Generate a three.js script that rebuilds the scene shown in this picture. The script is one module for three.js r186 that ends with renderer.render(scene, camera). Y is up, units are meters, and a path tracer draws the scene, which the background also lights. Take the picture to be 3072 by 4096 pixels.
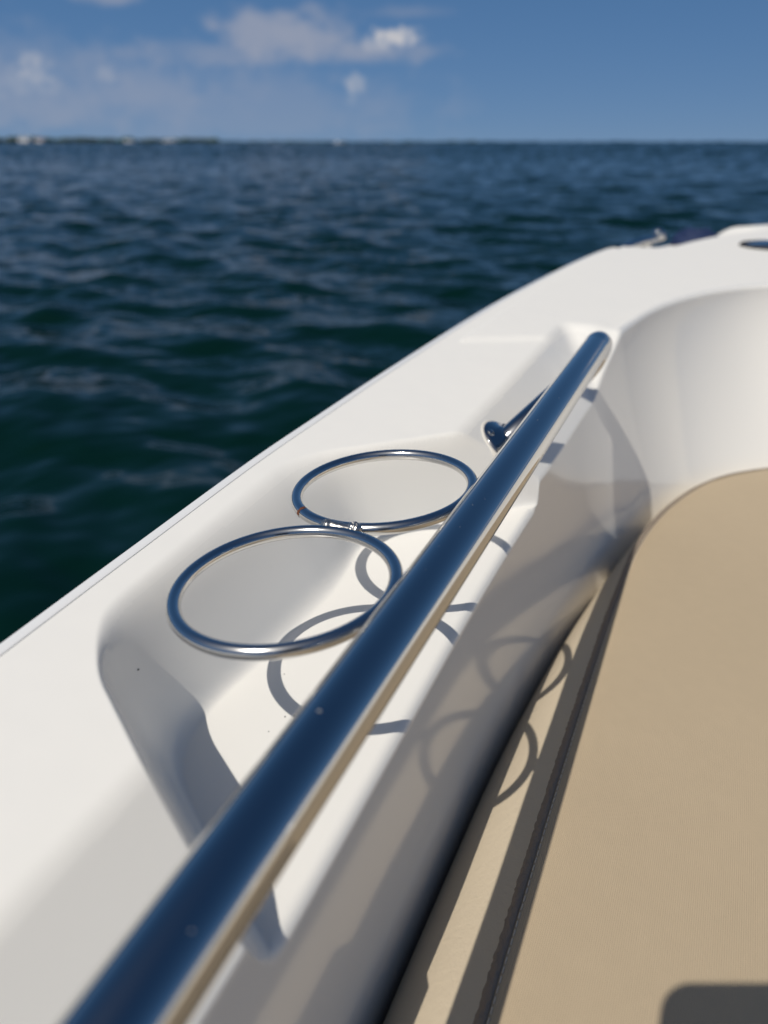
import * as THREE from 'three';
import { mergeGeometries } from 'three/addons/utils/BufferGeometryUtils.js';

// ---------------------------------------------------------------- camera, sky, sun, exposure
// boat axes: +x starboard, -z to the bow, y up; the sea lies at y = 0 and the lens EYE metres above it
const EYE = 1.25;
const scene = new THREE.Scene();
const camera = new THREE.PerspectiveCamera(70.845, 768 / 1024, 0.01, 40000);
camera.position.set(0, EYE, 0);
camera.rotation.order = 'YXZ';
camera.rotation.set(THREE.MathUtils.degToRad(-27.14), THREE.MathUtils.degToRad(25), 0);
camera.focus = 0.40;
camera.userData.fStop = 4.9;

const SUN = new THREE.Vector3(-0.2595, 1, 0.6273).normalize();
const sun = new THREE.DirectionalLight(new THREE.Color().setRGB(1, 0.945, 0.86), 3.32);
sun.name = 'sun';
sun.position.copy(SUN).multiplyScalar(20).add(new THREE.Vector3(0, EYE, 0));
sun.target.position.set(0, EYE - 0.2, -0.4);
sun.castShadow = true;
sun.shadow.mapSize.set(4096, 4096);
Object.assign(sun.shadow.camera, { left: -3, right: 3, top: 3, bottom: -3, near: 1, far: 40 });
sun.shadow.radius = 1;
scene.add(sun, sun.target);

const renderer = new THREE.WebGLRenderer({ antialias: true });
renderer.setSize(768, 1024);
renderer.toneMapping = THREE.LinearToneMapping;
renderer.toneMappingExposure = 1.0;
renderer.shadowMap.enabled = true;

// ---------------------------------------------------------------- numbers
function rng(seed) { let a = seed >>> 0; return () => { a = (a + 0x6D2B79F5) | 0; let t = Math.imul(a ^ (a >>> 15), 1 | a); t = (t + Math.imul(t ^ (t >>> 7), 61 | t)) ^ t; return ((t ^ (t >>> 14)) >>> 0) / 4294967296; }; }
const clamp = (x, a = 0, b = 1) => Math.min(b, Math.max(a, x));
const lerp = (a, b, t) => a + (b - a) * t;
const sstep = (a, b, x) => { const t = clamp((x - a) / (b - a)); return t * t * (3 - 2 * t); };
const smin = (a, b, k) => { const h = clamp(0.5 + 0.5 * (b - a) / k); return lerp(b, a, h) - k * h * (1 - h); };
const smax = (a, b, k) => -smin(-a, -b, k);
function hash(x, y) { let h = Math.imul(x | 0, 374761393) + Math.imul(y | 0, 668265263); h = Math.imul(h ^ (h >>> 13), 1274126177); return ((h ^ (h >>> 16)) >>> 0) / 4294967296; }
function vnoise(x, y) {
  const xi = Math.floor(x), yi = Math.floor(y), u = x - xi, v = y - yi, a = u * u * (3 - 2 * u), b = v * v * (3 - 2 * v);
  return lerp(lerp(hash(xi, yi), hash(xi + 1, yi), a), lerp(hash(xi, yi + 1), hash(xi + 1, yi + 1), a), b);
}
function fbm(x, y, n = 5) { let s = 0, w = 0.5, t = 0; for (let i = 0; i < n; i++) { s += w * vnoise(x, y); t += w; w *= 0.5; x = x * 2.03 + 17.1; y = y * 2.03 + 5.7; } return s / t; }

// ---------------------------------------------------------------- sky: clear tropical air, low cumulus and thin veils near the horizon
{
  const W = 3072, Hh = 1536, data = new Float32Array(W * Hh * 4);
  const R = rng(71);
  // cumulus and anvil veils: azimuth (degrees left of the bow), elevation, half sizes, density, brightness
  const veils = [[31, 6.3, 5.4, 1.65, 0.95, 1.0], [27, 5.5, 6.6, 1.25, 0.8, 1.0], [35, 5.2, 7.0, 0.9, 0.5, 1.0], [33, 6.6, 4.4, 1.4, 0.8, 1], [42.5, 8.1, 2.2, 0.8, 0.7, 1], [50, 2.9, 14, 3.4, 0.45, 0.78], [36, 1.8, 17, 3.2, 0.34, 0.7], [23.5, 7.6, 3.2, 0.5, 0.3, 1]];
  const puffs = [[24.2, 6.35, 1.7, 0.55, 0.75], [25.2, 5.95, 1.9, 0.5, 0.3], [26.9, 3.6, 0.75, 0.85, 0.3], [27.2, 2.9, 0.6, 0.8, 0.14], [50.4, 4.7, 0.9, 0.7, 0.20], [47.5, 4.2, 0.9, 0.95, 0.30], [48.2, 3.4, 2.4, 1.0, 0.14], [43.3, 4.0, 0.7, 0.6, 0.14]];
  for (let i = 0; i < 34; i++) {             // the same weather all the way round
    const a = 75 + R() * 290, e = 2 + R() * 9;
    veils.push([a, e, 4 + R() * 9, 1 + R() * 2.2, 0.3 + R() * 0.35, 0.8 + R() * 0.25]);
    if (R() < 0.75) puffs.push([a + (R() - 0.5) * 8, e * (0.6 + R() * 0.5), 0.8 + R() * 1.6, 0.6 + R() * 0.9, 0.35 + R() * 0.45]);
  }
  const wrap = (d) => ((d + 540) % 360) - 180;
  for (let j = 0; j < Hh; j++) {
    const el = (j + 0.5) / Hh * 180 - 90, y = Math.sin(el * Math.PI / 180), c = Math.cos(el * Math.PI / 180);
    for (let i = 0; i < W; i++) {
      const ph = ((i + 0.5) / W - 0.5) * 2 * Math.PI, dx = c * Math.cos(ph), dz = c * Math.sin(ph);
      const e = Math.max(el, 0), up = Math.max(y, 0);
      const h0 = Math.exp(-e / 5.0), h1 = Math.exp(-e / 21);
      let r = 0.013 + 0.076 * h1 + 0.068 * h0, g = 0.038 + 0.195 * h1 + 0.032 * h0, b = 0.102 + 0.395 * h1 - 0.075 * h0;
      const cs = Math.max(dx * SUN.x + y * SUN.y + dz * SUN.z, 0);       // glow round the sun, made broad and bright to add neutral fill light
      const glow = 0.9 * Math.pow(cs, 60) + 0.42 * Math.pow(cs, 8);
      r += glow; g += glow * 0.97; b += glow * 0.92;
      if (el > 0 && el < 24) {
        const az = Math.atan2(-dx, -dz) * 180 / Math.PI;                 // degrees left of the bow
        let veil = 0, lit = 0;
        const n1 = fbm(az * 0.36 + 40, el * 0.62 + 9, 5), n2 = fbm(az * 1.1 + 3, el * 1.5 + 60, 5);
        for (const [a, ce, sa, se, d, br] of veils) {
          const da = wrap(az - a) / sa; if (Math.abs(da) > 1.7) continue;
          const de = (el - ce) / (el < ce ? se * 0.75 : se), q = da * da + de * de;
          if (q > 2.6) continue;
          const k = d * sstep(1.15, 0.25, Math.sqrt(q) + (n1 - 0.5) * 0.9 + (n2 - 0.5) * 0.55);
          veil = 1 - (1 - veil) * (1 - k); lit = Math.max(lit, k * br);
        }
        const vr = 0.315, vg = 0.345, vb = 0.435, m = veil * 0.85;
        r = lerp(r, vr, m); g = lerp(g, vg, m); b = lerp(b, vb, m);
        for (const [a, ce, sa, se, d] of puffs) {
          const da = wrap(az - a) / sa; if (Math.abs(da) > 1.9) continue;
          const de = (el - ce) / se, q = Math.sqrt(da * da + de * de);
          if (q > 1.9) continue;
          const n3 = fbm(az * 2.6 + 11, el * 3.1 + 31, 5), k = d * sstep(1.15, 0.2, q + (n3 - 0.5) * 1.5);
          r = lerp(r, 0.62, k); g = lerp(g, 0.60, k); b = lerp(b, 0.60, k);
        }
      }
      const o = (j * W + i) * 4; data[o] = r; data[o + 1] = g; data[o + 2] = b; data[o + 3] = 1;
    }
  }
  const sky = new THREE.DataTexture(data, W, Hh, THREE.RGBAFormat, THREE.FloatType);
  sky.mapping = THREE.EquirectangularReflectionMapping;
  sky.magFilter = sky.minFilter = THREE.LinearFilter;
  sky.needsUpdate = true;
  scene.background = sky;
  scene.environment = sky;
}

// ---------------------------------------------------------------- helpers
const V = (x, y, z) => new THREE.Vector3(x, y + EYE, z);        // a point measured from the lens height
function mesh(name, geometry, material, parent = scene) {
  const m = new THREE.Mesh(geometry, material); m.name = name; m.castShadow = m.receiveShadow = true; parent.add(m); return m;
}
function tag(o, label, category, group, kind) {
  if (label) o.userData.label = label;
  if (category) o.userData.category = category;
  if (group) o.userData.group = group;
  if (kind) o.userData.kind = kind;
  return o;
}
function group(name, label, category, at = [0, 0, 0]) { const g = new THREE.Group(); g.name = name; g.position.set(...at); scene.add(g); return tag(g, label, category); }
function grid(nu, nv, f, uvf, closed = false) {                // f(i, j) -> [x, y, z]
  const p = new Float32Array(nu * nv * 3), uv = new Float32Array(nu * nv * 2), id = [];
  for (let i = 0; i < nu; i++) for (let j = 0; j < nv; j++) {
    const k = i * nv + j, q = f(i, j); p[3 * k] = q[0]; p[3 * k + 1] = q[1]; p[3 * k + 2] = q[2];
    const t = uvf ? uvf(q, i, j) : [q[0], -q[2]]; uv[2 * k] = t[0]; uv[2 * k + 1] = t[1];
    if (i && j) { const a = k - nv - 1, b = k - nv, c = k - 1; id.push(a, c, b, b, c, k); }
  }
  const g = new THREE.BufferGeometry();
  g.setAttribute('position', new THREE.BufferAttribute(p, 3)); g.setAttribute('uv', new THREE.BufferAttribute(uv, 2));
  g.setIndex(id); g.computeVertexNormals(); return g;
}
function mirrored(g, cx) {                                     // the same shape on the other side of the boat
  const m = g.clone(), p = m.attributes.position, n = m.attributes.normal;
  for (let i = 0; i < p.count; i++) { p.setX(i, 2 * cx - p.getX(i)); n.setX(i, -n.getX(i)); }
  const id = m.index.array; for (let i = 0; i < id.length; i += 3) { const t = id[i]; id[i] = id[i + 1]; id[i + 1] = t; }
  return m;
}
function table(rows) {                                         // non-uniform Catmull-Rom through rows [s, ...values]
  const n = rows.length, w = rows[0].length;
  const slope = (i, c) => { const a = rows[Math.max(i - 1, 0)], b = rows[Math.min(i + 1, n - 1)]; return (b[c] - a[c]) / (b[0] - a[0]); };
  return (s) => {
    let i = 0; while (i < n - 2 && rows[i + 1][0] < s) i++;
    const A = rows[i], B = rows[i + 1], d = B[0] - A[0], t = clamp((s - A[0]) / d), t2 = t * t, t3 = t2 * t, out = [];
    for (let c = 1; c < w; c++) out.push((2 * t3 - 3 * t2 + 1) * A[c] + (t3 - 2 * t2 + t) * d * slope(i, c) + (-2 * t3 + 3 * t2) * B[c] + (t3 - t2) * d * slope(i + 1, c));
    return out;
  };
}
function dataTexture(n, f, srgb) {
  const d = new Uint8Array(n * n * 4);
  for (let j = 0; j < n; j++) for (let i = 0; i < n; i++) { const c = f(i / n, j / n, i, j), o = (j * n + i) * 4; for (let k = 0; k < 3; k++) d[o + k] = clamp(Math.round(255 * (c.length ? c[k] : c)), 0, 255); d[o + 3] = 255; }
  const t = new THREE.DataTexture(d, n, n); t.wrapS = t.wrapT = THREE.RepeatWrapping; t.magFilter = THREE.LinearFilter; t.minFilter = THREE.LinearFilter;
  if (srgb) t.colorSpace = THREE.SRGBColorSpace; t.needsUpdate = true; return t;
}
const tile = (u, v, k, o = 0) => {                             // noise that repeats over the unit square
  const x = u * k, y = v * k, xi = Math.floor(x), yi = Math.floor(y), a = sstep(0, 1, x - xi), b = sstep(0, 1, y - yi), h = (i, j) => hash(((i % k) + k) % k + o, ((j % k) + k) % k + o);
  return lerp(lerp(h(xi, yi), h(xi + 1, yi), a), lerp(h(xi, yi + 1), h(xi + 1, yi + 1), a), b);
};

// ---------------------------------------------------------------- materials
const rgb = (r, g, b) => new THREE.Color().setRGB(r, g, b);
const std = (o) => new THREE.MeshStandardMaterial(o), phys = (o) => new THREE.MeshPhysicalMaterial(o);
const gelRough = dataTexture(512, (u, v) => 0.80 + 0.20 * (0.6 * tile(u, v, 24) + 0.4 * tile(u, v, 90, 7)));
const gelBump = dataTexture(512, (u, v) => 0.5 * tile(u, v, 5) + 0.35 * tile(u, v, 11, 3) + 0.15 * tile(u, v, 40, 9));
gelRough.repeat.set(5, 5); gelBump.repeat.set(2.3, 2.3);
const M = {
  gel: phys({ color: rgb(0.83, 0.81, 0.76), roughness: 0.105, roughnessMap: gelRough, ior: 1.52 }),
  pocket: phys({ color: rgb(0.83, 0.81, 0.76), roughness: 0.27, ior: 1.5 }),
  deckTop: phys({ color: rgb(0.83, 0.81, 0.76), roughness: 0.65, roughnessMap: gelRough, bumpMap: gelBump, bumpScale: 0.0006, ior: 1.45 }),
  rub: phys({ color: rgb(0.80, 0.80, 0.79), roughness: 0.22, ior: 1.5 }),
  hull: phys({ color: rgb(0.78, 0.78, 0.76), roughness: 0.15, ior: 1.5 }),
  dark: std({ color: rgb(0.02, 0.02, 0.022), roughness: 0.7 }),
};
const steelRough = dataTexture(512, (u, v) => 0.45 + 0.35 * tile(u, v, 10) * tile(u, v, 60, 5) + 0.3 * (tile(u, v, 128, 2) > 0.93 ? 1 : 0));
M.steel = phys({ color: rgb(0.53, 0.52, 0.505), metalness: 1, roughness: 0.085, roughnessMap: steelRough });
M.ringSteel = phys({ color: rgb(0.60, 0.59, 0.575), metalness: 1, roughness: 0.30, roughnessMap: steelRough });
M.weld = phys({ color: rgb(0.52, 0.50, 0.47), metalness: 1, roughness: 0.32 });
M.rust = std({ color: rgb(0.13, 0.042, 0.016), roughness: 0.95 });
M.sealant = std({ color: rgb(0.66, 0.63, 0.57), roughness: 0.6 });

// ---------------------------------------------------------------- the boat's moulding
// s -> outer edge (x, z), inner edge of the gunwale (x, z), foot of the inner wall (x, z), seam of the cushion (x, z)
const planRows = table([
  [-3.0, -0.19, 3.0, -0.05, 3.0, -0.03, 3.0, 0.01, 3.0],
  [-1.0, -0.215, 1.0, -0.085, 1.0, -0.072, 1.0, -0.025, 1.0],
  [-0.3, -0.232, 0.3, -0.098, 0.3, -0.087, 0.3, -0.032, 0.3],
  [0.0, -0.2455, 0, -0.1, 0, -0.0905, 0, -0.0350, 0],
  [0.1575, -0.2558, -0.1575, -0.101, -0.1575, -0.0905, -0.1575, -0.0365, -0.1575],
  [0.2387, -0.2607, -0.2387, -0.102, -0.2387, -0.0905, -0.2387, -0.0378, -0.2387],
  [0.3627, -0.2673, -0.3627, -0.1035, -0.3627, -0.0885, -0.3627, -0.039, -0.3627],
  [0.46, -0.2685, -0.46, -0.1025, -0.46, -0.0815, -0.46, -0.0388, -0.46],
  [0.5579, -0.2689, -0.5579, -0.100, -0.5579, -0.0695, -0.5579, -0.0375, -0.5579],
  [0.70, -0.2675, -0.71, -0.0985, -0.70, -0.0435, -0.70, -0.0315, -0.69],
  [0.80, -0.2655, -0.82, -0.0965, -0.79, -0.0193, -0.785, -0.012, -0.778],
  [0.90, -0.2595, -0.95, -0.0851, -0.88, 0.0140, -0.8590, 0.015, -0.845],
  [1.0, -0.2455, -1.12, -0.0559, -0.976, 0.0570, -0.9105, 0.040, -0.886],
  [1.1, -0.2225, -1.36, -0.0024, -1.071, 0.105, -0.949, 0.0838, -0.928],
  [1.2, -0.165, -1.58, 0.049, -1.119, 0.150, -0.986, 0.13, -0.957],
  [1.3, -0.06, -1.80, 0.13, -1.165, 0.230, -1.018, 0.21, -0.992],
  [1.4, 0.08, -2.0, 0.25, -1.21, 0.331, -1.052, 0.32, -1.027],
  [1.55, 0.38, -2.25, 0.48, -1.255, 0.504, -1.089, 0.5, -1.067],
  [1.7, 0.75, -2.33, 0.75, -1.27, 0.75, -1.104, 0.75, -1.082],
]);
const plan = (s) => {                                         // the bow's curves are fair: ease the joints between the rows
  const a = planRows(s), f = sstep(0.55, 0.75, s); if (f <= 0) return a;
  const m = a.map(() => 0); let n = 0;
  for (let k = -6; k <= 6; k++) { const w = Math.exp(-k * k / 12), q = Math.min(0.022, (1.7 - s) / 6), b = planRows(s + k * q); n += w; b.forEach((v, i) => { m[i] += w * v; }); }
  return a.map((v, i) => lerp(v, m[i] / n, f));
};
const wallPow = (s) => lerp(1, 1.45, sstep(0.66, 0.94, s));    // the inner wall is straight along the side and coved at the bow
const CX = 0.75;                                              // the boat's centre line
const deckY = (z) => -0.193 - 0.02 * z;
const floorY = (x, z) => (-0.2566 + 0.0124 * x - 0.0328 * z) / 0.9994;
// the edge of the slightly raised bow panel
const crease = [[-0.2294, -0.6965], [-0.1788, -0.7224], [-0.1591, -0.7319], [-0.1287, -0.7609], [-0.1081, -0.835], [-0.0573, -0.9595], [0.0451, -1.0833], [0.25, -1.165], [0.75, -1.23]];
function creaseDist(x, z) {
  let best = 1e9, sign = 1;
  for (let i = 0; i < crease.length - 1; i++) {
    const [ax, az] = crease[i], [bx, bz] = crease[i + 1], dx = bx - ax, dz = bz - az, t = clamp(((x - ax) * dx + (z - az) * dz) / (dx * dx + dz * dz));
    const ex = x - ax - dx * t, ez = z - az - dz * t, d = Math.hypot(ex, ez);
    if (d < best) { best = d; sign = (dx * (z - az) - dz * (x - ax)) < 0 ? 1 : -1; }
  }
  return best * sign;
}
function height(x, z, dOut, s) {
  let deck = deckY(z);
  if (z < -0.62) deck += 0.003 * sstep(-0.010, 0.012, creaseDist(x, z)) * sstep(0.026, 0.036, dOut);
  if (s > 1.0) {
    deck -= 0.024 * sstep(-1.40, -1.45, z) * sstep(-1.86, -1.76, z) * sstep(0.16, 0.05, dOut) + 0.010 * sstep(-1.6, -2.0, z);
  }
  let top = deck;
  if (z > -0.85) {
    const xr = -0.150 + 0.012 * Math.max(z, -0.8);
    let slope = deck - 0.83 * (x - xr);
    slope = smax(slope, deck - 0.55 * (z + 0.80), 0.010);     // the slope runs out at its forward end
    top = smin(deck, slope, 0.0045);
  }
  if (z > -0.62 && z < -0.05) {                               // the drink pocket: three drafted walls round a flat floor
    const fl = floorY(x, z), H = deck - fl;
    const wo = (-0.1987 - 0.0659 * (z + 0.2123) - x) / clamp(0.026 + 0.107 * (-0.2 - z), 0.024, 0.046);
    const wn = ((x + 0.1907) * -0.508 + (z + 0.17) * 0.861) / 0.015;
    const wf = ((x + 0.2123) * -0.711 + (z + 0.4007) * -0.703) / 0.015 + 1;
    const ro = clamp(0.026 + 0.107 * (-0.2 - z), 0.024, 0.046), eo = (wo - 1) * ro, en = (wn - 1) * 0.015, ef = (wf - 1) * 0.015;
    const e = smax(smax(eo, en, 0.036), ef, 0.024), ko = Math.exp(eo / 0.010), kn = Math.exp(en / 0.010), kf = Math.exp(ef / 0.010);
    const w = 1 + e / ((ro * ko + 0.015 * kn + 0.015 * kf) / (ko + kn + kf));
    const open = sstep(-0.020, 0.022, Math.max(eo, ef) - en);   // 0 at the near wall, 1 along the other two
    const pocket = fl + H * smax(w, 0, lerp(0.42, 0.16, open));
    const soft = lerp(0.0045, 0.020, open);
    top = smin(top, pocket, soft);
  }
  return top;
}
const stations = [];
for (let s = -3; s < -0.05; s += 0.05) stations.push(s);
for (let s = -0.05; s < 0.08; s += 0.006) stations.push(s);
for (let s = 0.08; s < 0.24; s += 0.0010) stations.push(s);
for (let s = 0.24; s < 0.56; s += 0.0016) stations.push(s);
for (let s = 0.56; s < 0.90; s += 0.004) stations.push(s);
for (let s = 0.90; s < 1.7; s += 0.008) stations.push(s);
stations.push(1.7);
const GAP = 0.0092, ROLL = 0.0060;
const NT = 150;
function across(s) {                                          // one section of the moulding, from the joint at the edge to below the cushion
  const [ox, oz, ix, iz, fx, fz] = plan(s);
  const wx = ix - ox, wz = iz - oz, w = Math.hypot(wx, wz), ux = wx / w, uz = wz / w, out = [];
  const at = (d) => { const x = ox + ux * d, z = oz + uz * d; return [x, height(x, z, d, s), z]; };
  let hx = fx - ix, hz = fz - iz, hl = Math.hypot(hx, hz); hx /= hl; hz /= hl;
  const p = wallPow(s), aEnd = lerp(Math.atan2(0.19, hl), 1.46, sstep(0.66, 0.94, s)), cut = ROLL * Math.sin(aEnd);
  const fall = (at(w - cut - 0.004)[1] - at(w - cut)[1]) / 0.004, a0 = clamp(Math.atan(fall), -0.2, aEnd - 0.05);
  const side = 1 - sstep(0.64, 0.80, s), drop = ROLL * (Math.cos(a0) - Math.cos(aEnd)), end0 = w - ROLL * (Math.sin(aEnd) - Math.sin(a0));
  let end = end0;
  for (let k = 0; k < 4; k++) end = end0 + side * hl * (-0.235 - at(end)[1] + drop) / 0.165;
  const lip = at(GAP);
  out.push([lip[0], lip[1] - 0.012, lip[2]], [lip[0], lip[1] - 0.0008, lip[2]]);
  for (let k = 0; k <= NT; k++) out.push(at(lerp(GAP + 0.0006, end, k / NT)));
  const e = out[out.length - 1];
  for (let k = 1; k <= 10; k++) {                             // rolled edge, starting with the slope of the top
    const a = lerp(a0, aEnd, k / 10), dx = ROLL * (Math.sin(a) - Math.sin(a0)), dy = ROLL * (Math.cos(a) - Math.cos(a0));
    const m = sstep(0, 1, k / 10), qx = lerp(ux, hx, m * 0), qz = lerp(uz, hz, m * 0);
    out.push([e[0] + qx * dx, e[1] + dy, e[2] + qz * dx]);
  }
  const b = out[out.length - 1];
  for (let k = 1; k <= 26; k++) {
    const y = lerp(b[1], -0.47, Math.pow(k / 26, 1.2)), v = Math.pow(clamp((b[1] - y) / (b[1] + 0.40), 0, p > 1.2 ? 1.05 : 1.4), p), g = (b[1] - y) / 0.165;
    out.push([lerp(lerp(b[0], fx, v), b[0] + (fx - ix) * g, side), y, lerp(lerp(b[2], fz, v), b[2] + (fz - iz) * g, side)]);
  }
  return out.map((q) => [q[0], q[1] + EYE, q[2]]);
}
const boat = group('motor_boat', 'white fibreglass boat with moulded gunwale, drink pocket and curved bow wall', 'boat');
{
  const secs = stations.map(across), nv = secs[0].length;
  const liner = grid(secs.length, nv, (i, j) => secs[i][j], (q, i, j) => j > NT + 14 ? [q[0] * 0.3 + q[1] * 0.9, -q[2]] : [q[0], -q[2]]);
  // the weathered deck top is duller than the pocket and the inner wall
  const pick = (keep) => {                                     // 0 pocket and slope, 1 deck top, 2 rolled edge and inner wall
    const id = [], src = liner.index.array, P = liner.attributes.position;
    const flat = (k) => { const j = k % nv; return j < NT + 2 && Math.abs(P.getY(k) - EYE - deckY(P.getZ(k))) < (P.getZ(k) < -0.85 ? 0.05 : 0.004); };
    for (let i = 0; i < src.length; i += 3) { const kind = Math.max(src[i] % nv, src[i + 1] % nv, src[i + 2] % nv) > NT + 2 ? 2 : flat(src[i]) && flat(src[i + 1]) && flat(src[i + 2]) ? 1 : 0; if (kind === keep) id.push(src[i], src[i + 1], src[i + 2]); }
    const g = liner.clone(); g.setIndex(id); return g;
  };
  const topg = pick(1), wallg = pick(2), pocketg = pick(0);
  mesh('deck_top', mergeGeometries([topg, mirrored(topg, CX)]), M.deckTop, boat);
  mesh('drink_pocket', pocketg, M.pocket, boat); mesh('drink_pocket', mirrored(pocketg, CX), M.pocket, boat);
  mesh('inner_wall', mergeGeometries([wallg, mirrored(wallg, CX)]), M.gel, boat);
  const rub = grid(secs.length, 20, (i, j) => {               // the edge strip outboard of the joint
    const [ox, oz, ix, iz] = plan(stations[i]), w = Math.hypot(ix - ox, iz - oz), ux = (ix - ox) / w, uz = (iz - oz) / w;
    const d = GAP - 0.0007, h = height(ox + ux * 0.004, oz + uz * 0.004, 0.004, stations[i]) - 0.0004, r = 0.0035;
    let a, y;
    if (j === 0) { a = d; y = -0.012; } else if (j === 1) { a = d; y = -0.0006; } else if (j === 2) { a = d - 0.0006; y = 0; } else if (j === 3) { a = r + 0.0015; y = 0; }
    else if (j < 11) { const t = (j - 3) / 8 * Math.PI / 2; a = r * (1 - Math.sin(t)); y = -r * (1 - Math.cos(t)); }
    else { const t = (j - 11) / 8; a = 0.001 * t + 0.006 * Math.sin(t * Math.PI) * -1; y = -r - 0.045 * t; }
    return [ox + ux * a, h + y + EYE, oz + uz * a];
  });
  mesh('rub_strip', mergeGeometries([rub, mirrored(rub, CX)]), M.rub, boat);
  const coarse = stations.filter((s, i) => i % 6 === 0 || i === stations.length - 1);
  const hull = grid(coarse.length, 14, (i, j) => {
    const [ox, oz, ix, iz] = plan(coarse[i]), w = Math.hypot(ix - ox, iz - oz), ux = (ix - ox) / w, uz = (iz - oz) / w, t = j / 13;
    const top = deckY(oz) - 0.047 + EYE, y = lerp(top, -0.25, t), a = 0.004 + (0.05 + 0.35 * sstep(0.8, 1.7, coarse[i])) * t * t + 0.05 * t;
    return [ox + ux * a, y, oz + uz * a];
  });
  mesh('hull_side', mergeGeometries([hull, mirrored(hull, CX)]), M.hull, boat);
  // seat base under the cushion, cockpit sole and transom
  const edge = coarse.map((s) => { const p = plan(s); return [p[4] + 0.0, p[5], s]; });
  const bow = edge.filter((e) => e[2] >= -0.62);
  const base = grid(bow.length, 2, (i, j) => j ? [CX, EYE - 0.462, bow[i][1]] : [bow[i][0] - 0.02, EYE - 0.462, bow[i][1]]);
  const front = grid(2, 2, (i, j) => [i ? CX : bow[0][0] - 0.02, EYE - (j ? 0.86 : 0.462), bow[0][1]]);
  mesh('seat_base', mergeGeometries([base, mirrored(base, CX), front, mirrored(front, CX)]), M.gel, boat);
  const sole = grid(2, 2, (i, j) => [lerp(-0.05, 2 * CX + 0.05, i), EYE - 0.86, lerp(-0.2, 3.0, j)]);
  mesh('cockpit_sole', sole, M.gel, boat);
  const side = coarse.filter((s) => s < -0.3), liner2 = grid(side.length, 2, (i, j) => { const p = plan(side[i]); return [p[4], EYE - (j ? 0.86 : 0.47), p[5]]; });
  mesh('side_liner', liner2, M.gel, boat); mesh('side_liner', mirrored(liner2, CX), M.gel, boat);
  const tr = new THREE.BoxGeometry(2 * CX + 0.36, 1.1, 0.06); tr.translate(CX, EYE - 0.75, 3.0);
  mesh('transom', tr, M.hull, boat);
}

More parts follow.
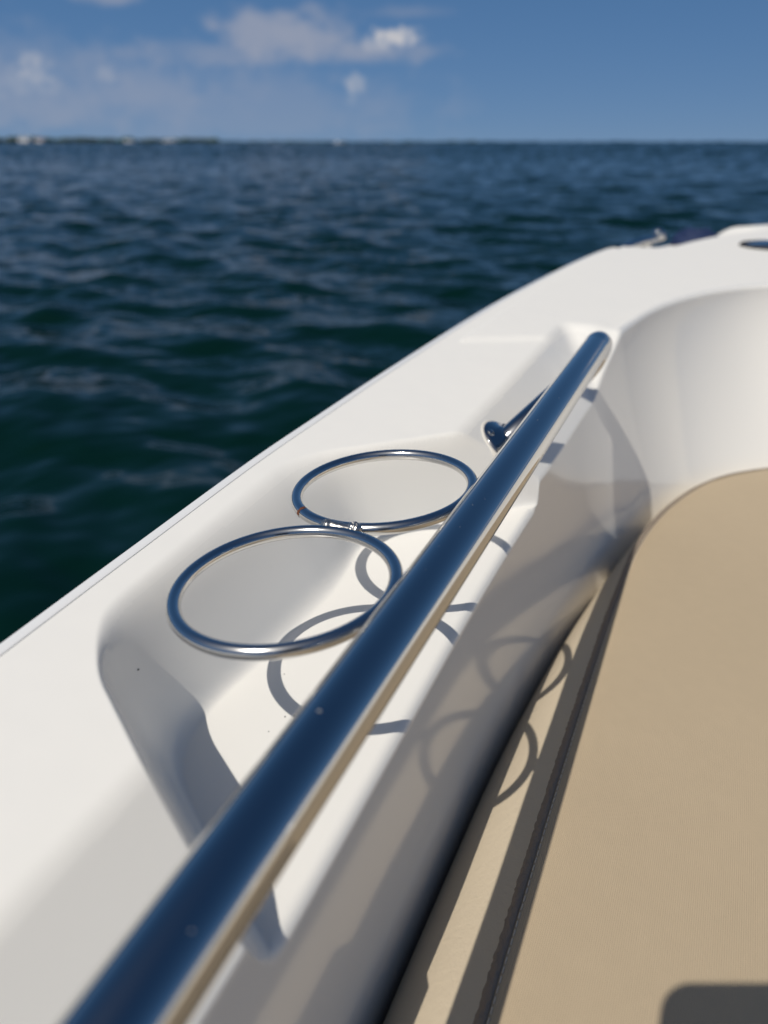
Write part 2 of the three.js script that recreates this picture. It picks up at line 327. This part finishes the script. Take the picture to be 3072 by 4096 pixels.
// ---------------------------------------------------------------- grab rail with two cup rings
const rail = group('grab_rail', 'polished steel grab rail with two welded cup rings along the gunwale', 'grab rail');
const railAt = (z) => [-0.0917 - 0.015 * (-z - 0.25), -0.1674 + 0.0163 * (-z - 0.25), z];
function tube(points, r, n = 160, m = 32, caps = false) {
  const c = new THREE.CatmullRomCurve3(points.map((p) => V(...p)), false, 'centripetal');
  return new THREE.TubeGeometry(c, n, r, m, false);
}
{
  const pts = [];
  const foot = [-0.122, deckY(-0.69) - 0.83 * (-0.122 + 0.1583), -0.692];
  const aft = [-0.128, deckY(0.45) - 0.83 * (-0.128 + 0.1446), 0.452];
  pts.push(aft, [-0.112, -0.196, 0.450], [-0.094, -0.182, 0.443], [-0.085, -0.1795, 0.425]);
  for (let z = 0.38; z > -0.65; z -= 0.06) pts.push(railAt(z));
  pts.push(railAt(-0.645), railAt(-0.662), [-0.0990, -0.1645, -0.677], [-0.1015, -0.1735, -0.687], [-0.1065, -0.1855, -0.690], foot);
  const g = tube(pts, 0.0118, 620, 48);
  { const uv = g.attributes.uv; for (let i = 0; i < uv.count; i++) { uv.setX(i, uv.getX(i) * 6); uv.setY(i, uv.getY(i) * 0.6); } }
  mesh('rail_tube', g, M.steel, rail);
  // the middle post sweeps out of its flange into the rail
  const Fc = new THREE.Vector3(-0.1325, 0, -0.499); Fc.y = deckY(Fc.z) - 0.83 * (Fc.x + 0.1560);
  const N = new THREE.Vector3(0.83, 1, 0.02).normalize();
  const P1 = new THREE.Vector3(-0.0968, -0.1648, -0.560), L3 = (t, k) => [lerp(Fc.x, P1.x, t) + N.x * k, lerp(Fc.y, P1.y, t) + N.y * k, lerp(Fc.z, P1.z, t)];
  mesh('post', tube([L3(0, -0.002), L3(0.14, 0.0035), L3(0.4, 0.003), L3(0.7, 0.001), L3(1, 0)], 0.0102, 60, 28), M.steel, rail);
  const disc = [[0, 0.0085], [0.006, 0.0083], [0.0112, 0.0072], [0.013, 0.0052], [0.0185, 0.0034], [0.0205, 0.0022], [0.021, 0.0006], [0.021, -0.002]].map(([x, y]) => new THREE.Vector2(x, y)).reverse();
  const caulk = [[0.0205, 0.0012], [0.0217, 0.0010], [0.0226, 0.0005], [0.0229, -0.0015]].map(([x, y]) => new THREE.Vector2(x, y)).reverse();
  const q = new THREE.Quaternion().setFromUnitVectors(new THREE.Vector3(0, 1, 0), N);
  const put = (m, c) => { m.quaternion.copy(q); m.position.copy(V(c.x, c.y, c.z)); return m; };
  for (const c of [Fc, new THREE.Vector3(...aft)]) {
    const f = put(mesh('flange', new THREE.LatheGeometry(disc, 48), M.steel, rail), c);
    mesh('sealant', new THREE.LatheGeometry(caulk, 48), M.sealant, f);
    for (const a of [2.5, 4.2, 0.6]) {
      const sc = new THREE.SphereGeometry(0.0034, 16, 8, 0, Math.PI * 2, 0, Math.PI / 2); sc.scale(1, 0.6, 1); sc.translate(0.0162 * Math.cos(a), 0.0034, 0.0162 * Math.sin(a));
      mesh('screw', sc, M.steel, f);
    }
  }
  // dried salt spots on the polished tube
  {
    const R = rng(12), spots = [], up = new THREE.Vector3(0, 0, 1);
    const spot = (px, py, pz, r) => {
      const c = railAt(pz), nrm = new THREE.Vector3(px - c[0], py - c[1], 0).normalize(), g = new THREE.SphereGeometry(1, 18, 10), p = g.attributes.position, o = R() * 90;
      for (let i = 0; i < p.count; i++) { const k = 0.55 + 0.9 * vnoise(p.getX(i) * 2.2 + o, p.getY(i) * 2.2 + o); p.setXYZ(i, p.getX(i) * r * k, p.getY(i) * r * k * 0.8, p.getZ(i) * 0.00012); }
      g.computeVertexNormals(); g.applyQuaternion(new THREE.Quaternion().setFromUnitVectors(up, nrm)); g.translate(c[0] + nrm.x * 0.0118, c[1] + nrm.y * 0.0118 + EYE, pz); spots.push(g);
    };
    spot(-0.0906, -0.1573, -0.1467, 0.00075); spot(-0.0831, -0.1600, -0.0745, 0.0004);
    for (let i = 0; i < 26; i++) { const z = -0.62 + R() * 0.6, a = 0.2 + R() * 2.4, c = railAt(z); spot(c[0] + Math.cos(a), c[1] + Math.sin(a), z, 0.00010 + R() * R() * 0.00016); }
    M.salt = std({ color: rgb(0.22, 0.23, 0.24), roughness: 0.9 });
    tag(mesh('salt_spots', mergeGeometries(spots), M.salt, rail), null, null, null, 'stuff');
  }
  // cup rings of round bar
  const n = new THREE.Vector3(-0.0839, 0.9962, 0.0232).normalize(), qr = new THREE.Quaternion().setFromUnitVectors(new THREE.Vector3(0, 0, 1), n);
  const C1 = [-0.1561, -0.1771, -0.2301], C2 = [-0.1567, -0.1747, -0.3362];
  const rings = [C1, C2].map((c) => { const t = mesh('cup_ring', new THREE.TorusGeometry(0.05, 0.0033, 28, 160), M.ringSteel, rail); t.quaternion.copy(qr); t.position.copy(V(...c)); return t; });
  tag(rings[0], 'steel cup ring nearer the viewer'); tag(rings[1], 'steel cup ring with a rust mark, farther from the viewer');
  // weld beads: between the rings and where each meets the rail
  const bead = (x, y, z, sx, sy, sz, seed) => {
    const g = new THREE.SphereGeometry(1, 40, 26), p = g.attributes.position;
    for (let i = 0; i < p.count; i++) {
      const a = p.getX(i), b = p.getY(i), c = p.getZ(i), k = 0.8 + 0.4 * fbm(a * 2.6 + seed, b * 2.6 + c * 2.1 + seed, 3) + 0.05 * Math.sin(a * 15);
      p.setXYZ(i, a * sx * k, b * sy * k, c * sz * k);
    }
    g.computeVertexNormals(); const m = mesh('weld', g, M.weld, rail); m.position.copy(V(x, y, z)); return m;
  };
  bead(-0.1575, -0.1745, -0.2832, 0.0095, 0.0030, 0.0034, 3);
  bead(-0.1640, -0.1750, -0.2838, 0.0045, 0.0031, 0.0036, 8);
  bead(-0.1490, -0.1736, -0.2842, 0.0040, 0.0032, 0.0034, 14);
  for (const c of [C1, C2]) bead(-0.1040, c[1] + 0.0042, c[2], 0.0028, 0.0028, 0.0065, c[2] * 100);
  // rust bleeding from a scratch in the far ring
  const rust = [];
  const R = rng(5);
  for (let i = 0; i < 9; i++) {
    const a = 4.14 + (R() - 0.5) * 0.05 + i * 0.006, g = new THREE.TorusGeometry(0.05, 0.00345 + R() * 0.00012, 10, 6, 0.012 + R() * 0.02);
    const phi = -0.2 + i * 0.25, pos = g.attributes.position;   // keep only the upper, outer side by sinking the rest into the bar
    for (let k = 0; k < pos.count; k++) {
      const x = pos.getX(k), y = pos.getY(k), z = pos.getZ(k), rr = Math.hypot(x, y), dx = rr - 0.05, an = Math.atan2(z, dx), keep = Math.cos(an - phi) > 0.80;
      if (!keep) { const f = 0.6, nx = 0.05 + dx * f; pos.setXYZ(k, x / rr * nx, y / rr * nx, z * f); }
    }
    g.rotateZ(a); rust.push(g);
  }
  const rg = mergeGeometries(rust); rg.computeVertexNormals();
  tag(mesh('rust_mark', rg, M.rust, rings[1]), 'small brown rust mark');
}

// ---------------------------------------------------------------- seat cushion
const weave = dataTexture(256, (u, v) => { const a = 0.5 + 0.5 * Math.sin(u * 2 * Math.PI * 16 + 0.4 * Math.sin(v * 2 * Math.PI * 16)), b = 0.5 + 0.5 * Math.sin(v * 2 * Math.PI * 16 + (Math.floor(u * 16) % 2) * Math.PI); return 0.55 * a + 0.25 * a * b + 0.2 * tile(u, v, 64); });
weave.repeat.set(60, 60);
const tanMottle = dataTexture(512, (u, v) => { const n = 0.94 + 0.06 * (0.6 * tile(u, v, 6) + 0.4 * tile(u, v, 48, 4)) - 0.05 * (tile(u, v, 170, 8) > 0.965 ? 1 : 0); return [n, n, n]; });
tanMottle.repeat.set(3, 3);
const leather = dataTexture(512, (u, v) => 0.5 * tile(u, v, 48) + 0.3 * tile(u, v, 110, 3) + 0.2 * tile(u, v, 14, 6)); leather.repeat.set(9, 9);
M.tan = phys({ color: rgb(0.505, 0.402, 0.270), map: tanMottle, roughness: 0.62, bumpMap: weave, bumpScale: 0.00024, ior: 1.45 });
M.boxing = phys({ color: rgb(0.58, 0.49, 0.36), roughness: 0.45, bumpMap: leather, bumpScale: 0.00025, ior: 1.45 });
M.welt = std({ color: rgb(0.27, 0.215, 0.165), roughness: 0.95, bumpMap: leather, bumpScale: 0.0012 });
M.thread = std({ color: rgb(0.66, 0.57, 0.45), roughness: 0.8 });
const TOP = -0.352;
const cushion = group('seat_cushion', 'tan vinyl bow seat cushion with stitched seam along the inner wall', 'cushion');
{
  const ss = stations.filter((s, i) => s > -0.62 && (s < 0.56 || i % 4 === 0 || s === 1.7));
  const sec = (s) => {
    const [, , ix, iz, fx, fz, sx, sz] = plan(s);
    const g = Math.pow(0.865, wallPow(s)), wx = lerp(ix, fx, g), wz = lerp(iz, fz, g);       // the wall at the cushion's height
    let dx = sx - wx, dz = sz - wz; const w = Math.hypot(dx, dz); dx /= w; dz /= w;
    const gx = wx + dx * 0.0042, gz = wz + dz * 0.0042;                       // the cushion's side, a finger's breadth off the wall
    return { gx, gz, sx, sz, dx, dz };
  };
  const y = (v) => v + EYE;
  const puff = (s) => 0.0012 * Math.sin(s * 17) + 0.0008 * Math.sin(s * 41 + 1);
  const boxing = grid(ss.length, 22, (i, j) => {
    const { gx, gz, sx, sz, dx, dz } = sec(ss[i]), p = puff(ss[i]);
    if (j < 4) { const o = 0.004 + 0.016 * sstep(0.66, 0.9, ss[i]) * (1 - j / 4); return [gx + dx * o, y(lerp(-0.462, -0.398, j / 3)), gz + dz * o]; }
    const t = (j - 4) / 17;                                                   // round shoulder, then a nearly flat slope up to the seam
    const u = Math.pow(t, 1.35), yy = -0.398 + (TOP - 0.001 + 0.398) * (0.42 * t + 0.58 * (1 - Math.pow(1 - t, 3.0))) + p * Math.sin(t * Math.PI);
    return [lerp(gx, sx, u), y(yy), lerp(gz, sz, u)];
  }, (q, i, j) => [ss[i], j / 22 * 0.09]);
  mesh('boxing', boxing, M.boxing, cushion);
  const NX = 60;
  const topg = grid(ss.length, NX + 6, (i, j) => {
    const { sx, sz } = sec(ss[i]), ex = CX - 0.02, ez = Math.max(sz, -1.07);
    const t = j / NX;
    if (j > NX) return [ex + 0.004, y(lerp(TOP - 0.004, -0.462, (j - NX) / 5)), ez];
    const d = Math.hypot(ex - sx, ez - sz) * t;
    const crown = 0.0035 * (1 - Math.exp(-d / 0.03)) - 0.0018 * Math.exp(-d / 0.005);
    return [lerp(sx, ex, t * t * 0.35 + t * 0.65), y(TOP + crown + 0.0009 * Math.sin(sz * 6 + t * 5) * Math.min(1, d * 20)), lerp(sz, ez, t * t * 0.35 + t * 0.65)];
  });
  const a0 = sec(ss[0]);
  const endcap = grid(2, 2, (i, j) => [i ? CX - 0.02 : a0.gx + 0.004, y(j ? -0.462 : TOP - 0.004), a0.gz]);
  mesh('top_panel', mergeGeometries([topg, endcap]), M.tan, cushion);
  // raw-edged welt and its stitches
  const welt = grid(ss.length, 9, (i, j) => {
    const { sx, sz, dx, dz } = sec(ss[i]), t = j / 8, k = 0.0009 * (vnoise(ss[i] * 480, 3) - 0.5) * (t < 0.5 ? 1 : 0.2);
    const off = lerp(-0.0044, 0.0008, t) + k, hgt = 0.0017 * Math.pow(Math.sin(Math.PI * clamp(t, 0.02, 0.98)), 0.5) + 0.0004 * (vnoise(ss[i] * 900, t * 9) - 0.5);
    return [sx + dx * off, y(TOP - 0.0012 + (off < 0 ? off * 0.28 : 0) + hgt - 0.0001), sz + dz * off];
  }, (q, i, j) => [ss[i], j * 0.001]);
  mesh('welt', welt, M.welt, cushion);
  const st = [];
  const lay = (off, len, pitch, lift, r) => {
    let s = -0.3; while (s < 0.95) {
      const a = sec(s), b = sec(s + len), mid = [(a.sx + b.sx) / 2 + a.dx * off, y(TOP + lift), (a.sz + b.sz) / 2 + a.dz * off];
      const g = new THREE.CapsuleGeometry(r, Math.max(Math.hypot(b.sx - a.sx, b.sz - a.sz) - 2 * r, 0.0005), 3, 6); g.rotateX(Math.PI / 2); g.rotateY(Math.atan2(b.sx - a.sx, b.sz - a.sz)); g.translate(...mid); st.push(g);
      s += pitch;
    }
  };
  lay(0.0017, 0.0037, 0.0050, -0.0009, 0.00045); lay(-0.0078, 0.0030, 0.0054, -0.0046, 0.0003);
  tag(mesh('stitching', mergeGeometries(st), M.thread, cushion), null, null, null, 'stuff');
}

// grit in the drink pocket
{
  const R = rng(31), gs = [];
  for (const [x, z, r] of [[-0.2105, -0.187, 0.0006], [-0.158, -0.2235, 0.0004], [-0.1545, -0.226, 0.00035], [-0.160, -0.212, 0.0003], [-0.175, -0.25, 0.0003], [-0.14, -0.20, 0.00035]]) {
    const g = new THREE.IcosahedronGeometry(r, 1), p = g.attributes.position; for (let i = 0; i < p.count; i++) p.setXYZ(i, p.getX(i) * (0.7 + R() * 0.2), p.getY(i) * 0.6, p.getZ(i) * (1 + R() * 0.2));
    g.translate(x, height(x, z, 0.05, -z) + EYE + r * 0.3, z); gs.push(g);
  }
  tag(mesh('grit', mergeGeometries(gs), M.dark), 'few dark grains of grit inside the drink pocket', 'grit', null, 'stuff');
}

// ---------------------------------------------------------------- fittings on the bow deck
const hAt = (x, z) => deckY(z) + 0.003;
{
  const cleat = group('deck_cleat', 'small polished steel cleat on the far edge of the bow deck', 'cleat');
  const a = [-0.190, -1.47], b = [-0.150, -1.56], y0 = deckY(-1.55) - 0.021, y1 = y0 + 0.016;
  mesh('horn', tube([[a[0] - 0.006, y1 - 0.012, a[1] + 0.02], [a[0], y1 - 0.006, a[1]], [(a[0] + b[0]) / 2, y1, (a[1] + b[1]) / 2], [b[0], y1 + 0.003, b[1]], [b[0] + 0.010, y1 + 0.006, b[1] - 0.02]], 0.0085, 40, 20), M.steel, cleat);
  for (const t of [0.3, 0.7]) { const x = lerp(a[0], b[0], t), z = lerp(a[1], b[1], t); mesh('foot', tube([[x, y0 - 0.006, z], [x, y1 - 0.002, z]], 0.010, 6, 16), M.steel, cleat); }
  const ball = mesh('horn_tip', new THREE.SphereGeometry(0.012, 28, 18), M.steel, cleat); ball.position.copy(V(b[0] + 0.004, y1 + 0.010, b[1] - 0.008));
  const line = group('dock_line', 'navy blue coiled line lying past the cleat on the bow', 'rope');
  M.navy = std({ color: rgb(0.006, 0.02, 0.075), roughness: 0.75 });
  const c = [-0.082, -1.66], pts = [];
  for (let i = 0; i < 130; i++) { const t = i / 129, k = t * Math.PI * 2 * 5.5; const r = 0.040 - 0.024 * t * t; pts.push([c[0] + r * Math.cos(k), deckY(c[1]) - 0.020 + 0.022 * t + 0.0015 * Math.sin(i), c[1] + r * 1.1 * Math.sin(k)]); }
  mesh('coil', tube(pts, 0.0075, 700, 10), M.navy, line);
  const latch = group('deck_latch', 'flush oval steel hatch latch on the white bow deck', 'latch');
  const P = [0.082, -1.50], yb = hAt(P[0], P[1]);
  const dome = [[0, 0.010], [0.3, 0.0092], [0.6, 0.0068], [0.85, 0.0035], [1, 0.0006], [1.0, -0.003]].map(([r, h]) => new THREE.Vector2(r * 0.082, h)).reverse();
  const dg = new THREE.LatheGeometry(dome, 56); dg.scale(1, 1, 0.7);
  const dm = mesh('plate', dg, M.steel, latch); dm.position.copy(V(P[0], yb, P[1])); dm.rotation.y = 0.35;
  const gk = new THREE.TorusGeometry(0.082, 0.004, 10, 56); gk.rotateX(Math.PI / 2); gk.scale(1, 1, 0.72);
  const gm = mesh('gasket', gk, M.dark, latch); gm.position.copy(V(P[0], yb + 0.0005, P[1])); gm.rotation.y = 0.35;
}

// ---------------------------------------------------------------- the phone that takes the picture; its shadow falls on the cushion
{
  const ph = new THREE.Group(); ph.name = 'smartphone'; scene.add(ph);
  tag(ph, 'dark smartphone whose rounded shadow falls on the tan cushion', 'phone');
  ph.position.copy(camera.position); ph.rotation.copy(camera.rotation);
  M.phone = phys({ color: rgb(0.02, 0.02, 0.023), roughness: 0.5 });
  M.lens = phys({ color: rgb(0.01, 0.01, 0.012), roughness: 0.05 });
  const w = 0.090, h = 0.166, r = 0.011, sh = new THREE.Shape(), x0 = -0.064, y1 = 0.041, x1 = x0 + w, y0 = y1 - h;
  sh.moveTo(x0 + r, y0); sh.lineTo(x1 - r, y0); sh.absarc(x1 - r, y0 + r, r, -Math.PI / 2, 0); sh.lineTo(x1, y1 - r); sh.absarc(x1 - r, y1 - r, r, 0, Math.PI / 2); sh.lineTo(x0 + r, y1); sh.absarc(x0 + r, y1 - r, r, Math.PI / 2, Math.PI); sh.lineTo(x0, y0 + r); sh.absarc(x0 + r, y0 + r, r, Math.PI, Math.PI * 1.5);
  const bg = new THREE.ExtrudeGeometry(sh, { depth: 0.007, bevelEnabled: true, bevelSize: 0.001, bevelThickness: 0.001, bevelSegments: 3, curveSegments: 16 }); bg.translate(0, 0, 0.006);
  mesh('body', bg, M.phone, ph);
  const lg = new THREE.CylinderGeometry(0.007, 0.008, 0.0028, 32); lg.rotateX(Math.PI / 2); lg.translate(0, 0, 0.0042);
  mesh('camera_lens', lg, M.lens, ph);
}

// ---------------------------------------------------------------- the sea
{
  const R = rng(2024), waves = [];
  const wind = 2.05;                                            // heading of the chop
  for (let i = 0; i < 72; i++) {
    const lam = 0.30 * Math.pow(8 / 0.30, (i + R()) / 72), th = wind + (R() + R() + R() - 1.5) * 1.15, k = 2 * Math.PI / lam;
    const steep = 0.0120 * Math.exp(-Math.pow(Math.log(lam / 0.9) / 1.1, 2));
    waves.push([Math.cos(th) * k, Math.sin(th) * k, steep * lam / 1.9, R() * 7, lam]);
  }
  const far = [];                                                // beyond the reach of single waves the same slopes are carried by longer ones
  for (let i = 0; i < 130; i++) { const lam = 0.8 * Math.pow(180 / 0.8, (i + R()) / 130), th = wind + (R() + R() + R() - 1.5) * 1.3, k = 2 * Math.PI / lam; far.push([Math.cos(th) * k, Math.sin(th) * k, 0.019 * lam / 1.9, R() * 7, lam]); }
  const sea = (x, z, cell) => {
    let h = 0;
    for (const [kx, kz, a, p, lam] of waves) { const f = clamp((lam / cell - 3) / 4); if (f <= 0) continue; const c = Math.cos(kx * x + kz * z + p); h += a * f * (c + 0.22 * (2 * c * c - 1)); }
    for (const [kx, kz, a, p, lam] of far) { const q = lam / cell, f = clamp((q - 2.6) / 1) * clamp((7.5 - q) / 1.5) * sstep(20, 90, Math.hypot(x, z)); if (f <= 0) continue; h += a * f * Math.cos(kx * x + kz * z + p); }
    return h;
  };
  const fwd = Math.PI / 2 + 25 * Math.PI / 180, az = [];         // finer towards the open water on the port bow
  for (let a = -180; a < 180;) { az.push(fwd + a * Math.PI / 180); a += Math.abs(a) < 36 ? 0.24 : Math.abs(a) < 60 ? 0.6 : 2; }
  az.push(az[0] + 2 * Math.PI);
  const rad = [0]; { let r = 0.5; while (r < 5200) { rad.push(r); r *= r < 25 ? 1.0105 : 1.0058; } rad.push(7000, 16000); }
  const g = grid(rad.length, az.length, (i, j) => {
    const r = rad[i], x = r * Math.cos(az[j]), z = -r * Math.sin(az[j]);
    return [x, r < 0.4 ? 0 : sea(x, z, Math.max(r * 0.0056, 0.03)) * sstep(6900, 4000, r), z];
  });
  // small ripples, repeating every 7.3 m
  const T = 7.3, N = 1024, rip = [], hgt = new Float32Array(N * N);
  for (let i = 0; i < 90; i++) { const m = 5 + Math.floor(Math.pow(R(), 1.5) * 75), th = wind + (R() + R() + R() - 1.5) * 1.9, a = Math.round(m * Math.cos(th)), b = Math.round(m * Math.sin(th)), q = Math.hypot(a, b) || 1; rip.push([a, b, 0.0044 / q * Math.exp(-q / 55), R() * 7]); }
  const tab = new Float32Array(4096); for (let i = 0; i < 4096; i++) tab[i] = Math.cos(i / 4096 * 2 * Math.PI);
  for (const [a, b, w, p] of rip) { const p0 = p / (2 * Math.PI) * 4096; for (let j = 0; j < N; j++) for (let i = 0; i < N; i++) hgt[j * N + i] += w * T * tab[((a * i + b * j) * 4 + p0) & 4095]; }
  const d = new Uint8Array(N * N * 4), px = T / N;
  for (let j = 0; j < N; j++) for (let i = 0; i < N; i++) {
    const hx = (hgt[j * N + (i + 1) % N] - hgt[j * N + (i + N - 1) % N]) / (2 * px), hy = (hgt[((j + 1) % N) * N + i] - hgt[((j + N - 1) % N) * N + i]) / (2 * px), l = 1 / Math.hypot(hx, hy, 1), o = (j * N + i) * 4;
    d[o] = 127.5 * (1 - hx * l); d[o + 1] = 127.5 * (1 - hy * l); d[o + 2] = 127.5 * (1 + l); d[o + 3] = 255;
  }
  const nm = new THREE.DataTexture(d, N, N); nm.wrapS = nm.wrapT = THREE.RepeatWrapping; nm.magFilter = nm.minFilter = THREE.LinearFilter; nm.repeat.set(1 / T, 1 / T); nm.needsUpdate = true;
  M.sea = phys({ color: rgb(0.0012, 0.0130, 0.0112), roughness: 0.08, specularIntensity: 0.27, ior: 1.333, normalMap: nm, normalScale: new THREE.Vector2(1, 1) });
  tag(mesh('sea', g, M.sea), 'dark green and navy choppy sea reaching to the horizon', 'water', null, 'structure');
}

// ---------------------------------------------------------------- the far shore
{
  const R = rng(99), D2R = Math.PI / 180;
  const polar = (left, dist) => [-dist * Math.sin(left * D2R), -dist * Math.cos(left * D2R)];   // degrees left of the bow
  M.scrub = std({ color: rgb(0.03, 0.052, 0.028), roughness: 1 });
  M.sand = std({ color: rgb(0.22, 0.19, 0.14), roughness: 1 });
  M.wallWhite = std({ color: rgb(0.80, 0.79, 0.77), roughness: 0.8 });
  M.roofGrey = std({ color: rgb(0.42, 0.42, 0.42), roughness: 0.7 });
  M.roofRed = std({ color: rgb(0.33, 0.20, 0.15), roughness: 0.8 });
  M.pane = phys({ color: rgb(0.03, 0.04, 0.05), roughness: 0.1 });
  function island(name, a0, a1, dist, width, hgt, label) {
    const g = grid(80, 9, (i, j) => { const t = i / 79, u = j / 8 * 2 - 1, [x, z] = polar(lerp(a0, a1, t), dist + u * width * (0.4 + 0.6 * Math.sin(Math.PI * clamp(t, 0.04, 0.96)))); return [x, -0.6 + (1 - u * u) * (hgt + 0.6) * (0.6 + 0.8 * vnoise(t * 20, 4)) * Math.sin(Math.PI * clamp(t, 0.03, 0.97)) ** 0.3, z]; });
    return tag(mesh(name, g, M.sand), label, 'island', null, 'structure');
  }
  island('low_island', 36.5, 62, 1500, 60, 1.4, 'low sandy island on the horizon at the left');
  island('far_shore', 18, 40, 3800, 90, 1.6, 'thin far shoreline under the clouds');
  function wood(name, a0, a1, dist, width, n, h, label) {
    const leaf = new THREE.IcosahedronGeometry(1, 1), p = leaf.attributes.position; for (let i = 0; i < p.count; i++) { const k = 0.75 + 0.5 * hash(Math.round(p.getX(i) * 40), Math.round(p.getY(i) * 40 + p.getZ(i) * 911)); p.setXYZ(i, p.getX(i) * k, p.getY(i) * k, p.getZ(i) * k); } leaf.computeVertexNormals();
    const im = new THREE.InstancedMesh(leaf, M.scrub, n), m = new THREE.Matrix4(), qq = new THREE.Quaternion(), col = new THREE.Color();
    for (let i = 0; i < n; i++) {
      const t = R(), a = lerp(a0, a1, t), [x, z] = polar(a, dist + (R() - 0.5) * width * 1.5), s = h * (0.35 + 0.5 * vnoise(a * 3.1, dist) + 0.25 * R());
      qq.setFromAxisAngle(new THREE.Vector3(0, 1, 0), R() * 7); m.compose(new THREE.Vector3(x, s * 0.55, z), qq, new THREE.Vector3(s * (0.9 + R() * 0.8), s * 0.75, s * (0.9 + R() * 0.8))); im.setMatrixAt(i, m);
      col.setRGB(0.7 + R() * 0.6, 0.7 + R() * 0.6, 0.7 + R() * 0.5); im.setColorAt(i, col);
    }
    im.name = name; im.castShadow = im.receiveShadow = true; scene.add(im); tag(im, label, 'trees', null, 'stuff');
  }
  wood('mangrove_belt', 36.8, 61, 1500, 60, 1500, 8.5, 'dark mangrove belt along the low island');
  wood('far_tree_line', 18.5, 39.5, 3800, 90, 1200, 9.0, 'faint tree line on the far shore');
  const houses = [[52.4, 1410, 44, 9.0, 'flat'], [48.9, 1420, 20, 7.5, 'grey'], [48.0, 1425, 15, 5.5, 'red'], [42.4, 1440, 18, 4.6, 'flat'], [39.8, 1440, 22, 4.2, 'grey']];
  const words = ['long flat-roofed white building at the left end of the island', 'white house with grey roof beside the long white building', 'white house with a reddish roof on the island', 'low flat-roofed white villa midway along the island shore', 'low white house with grey roof near the thin end of the island'];
  houses.forEach(([a, dist, w, h, kind], i) => {
    const [x, z] = polar(a, dist), hs = new THREE.Group(); hs.name = i ? `shore_house_${String(i).padStart(3, '0')}` : 'shore_house'; hs.position.set(x, 0.6, z); hs.rotation.y = (a - 42) * D2R; scene.add(hs);
    tag(hs, words[i], 'house', 'white houses on the far island');
    const b = new THREE.BoxGeometry(w, h, 9); b.translate(0, h / 2, 0); mesh('wall', b, M.wallWhite, hs);
    if (kind === 'flat') { const r = new THREE.BoxGeometry(w + 0.8, 0.5, 9.8); r.translate(0, h + 0.25, 0); mesh('roof', r, M.wallWhite, hs); }
    else { const s = new THREE.Shape(); s.moveTo(-w / 2 - 0.6, 0); s.lineTo(w / 2 + 0.6, 0); s.lineTo(w * 0.18, 2.4); s.lineTo(-w * 0.18, 2.4); const r = new THREE.ExtrudeGeometry(s, { depth: 10, bevelEnabled: false }); r.translate(0, h, -5); mesh('roof', r, kind === 'red' ? M.roofRed : M.roofGrey, hs); }
    for (let k = 0, n = Math.floor(w / 6); k < n; k++) { const g = new THREE.BoxGeometry(1.3, 1.2, 0.12); g.translate((k - (n - 1) / 2) * 5.4, h * 0.58, 4.55); mesh('window', g, M.pane, hs); }
  });
  // a white motor boat far out
  const [bx, bz] = polar(28.2, 620), mb = new THREE.Group(); mb.name = 'distant_boat'; mb.position.set(bx, 0, bz); mb.rotation.y = 1.0; scene.add(mb);
  tag(mb, 'tiny white motor boat far out on the horizon', 'boat');
  const hs = new THREE.Shape(); hs.moveTo(-3.6, 0.0); hs.lineTo(3.0, 0); hs.quadraticCurveTo(3.9, 0.7, 4.4, 1.3); hs.lineTo(-3.7, 1.0);
  const hg = new THREE.ExtrudeGeometry(hs, { depth: 2.0, bevelEnabled: true, bevelSize: 0.25, bevelThickness: 0.3, bevelSegments: 3 }); hg.translate(0, -0.15, -1); mesh('hull', hg, M.wallWhite, mb);
  const cs = new THREE.Shape(); cs.moveTo(-1.6, 0); cs.lineTo(1.7, 0); cs.lineTo(0.8, 1.3); cs.lineTo(-1.4, 1.4); const cg = new THREE.ExtrudeGeometry(cs, { depth: 1.7, bevelEnabled: true, bevelSize: 0.1, bevelThickness: 0.1 }); cg.translate(0, 0.95, -0.85); mesh('cabin', cg, M.wallWhite, mb);
  const wg = new THREE.BoxGeometry(1.9, 0.6, 1.95); wg.translate(-0.1, 1.75, 0); mesh('window', wg, M.pane, mb);
}

renderer.render(scene, camera);
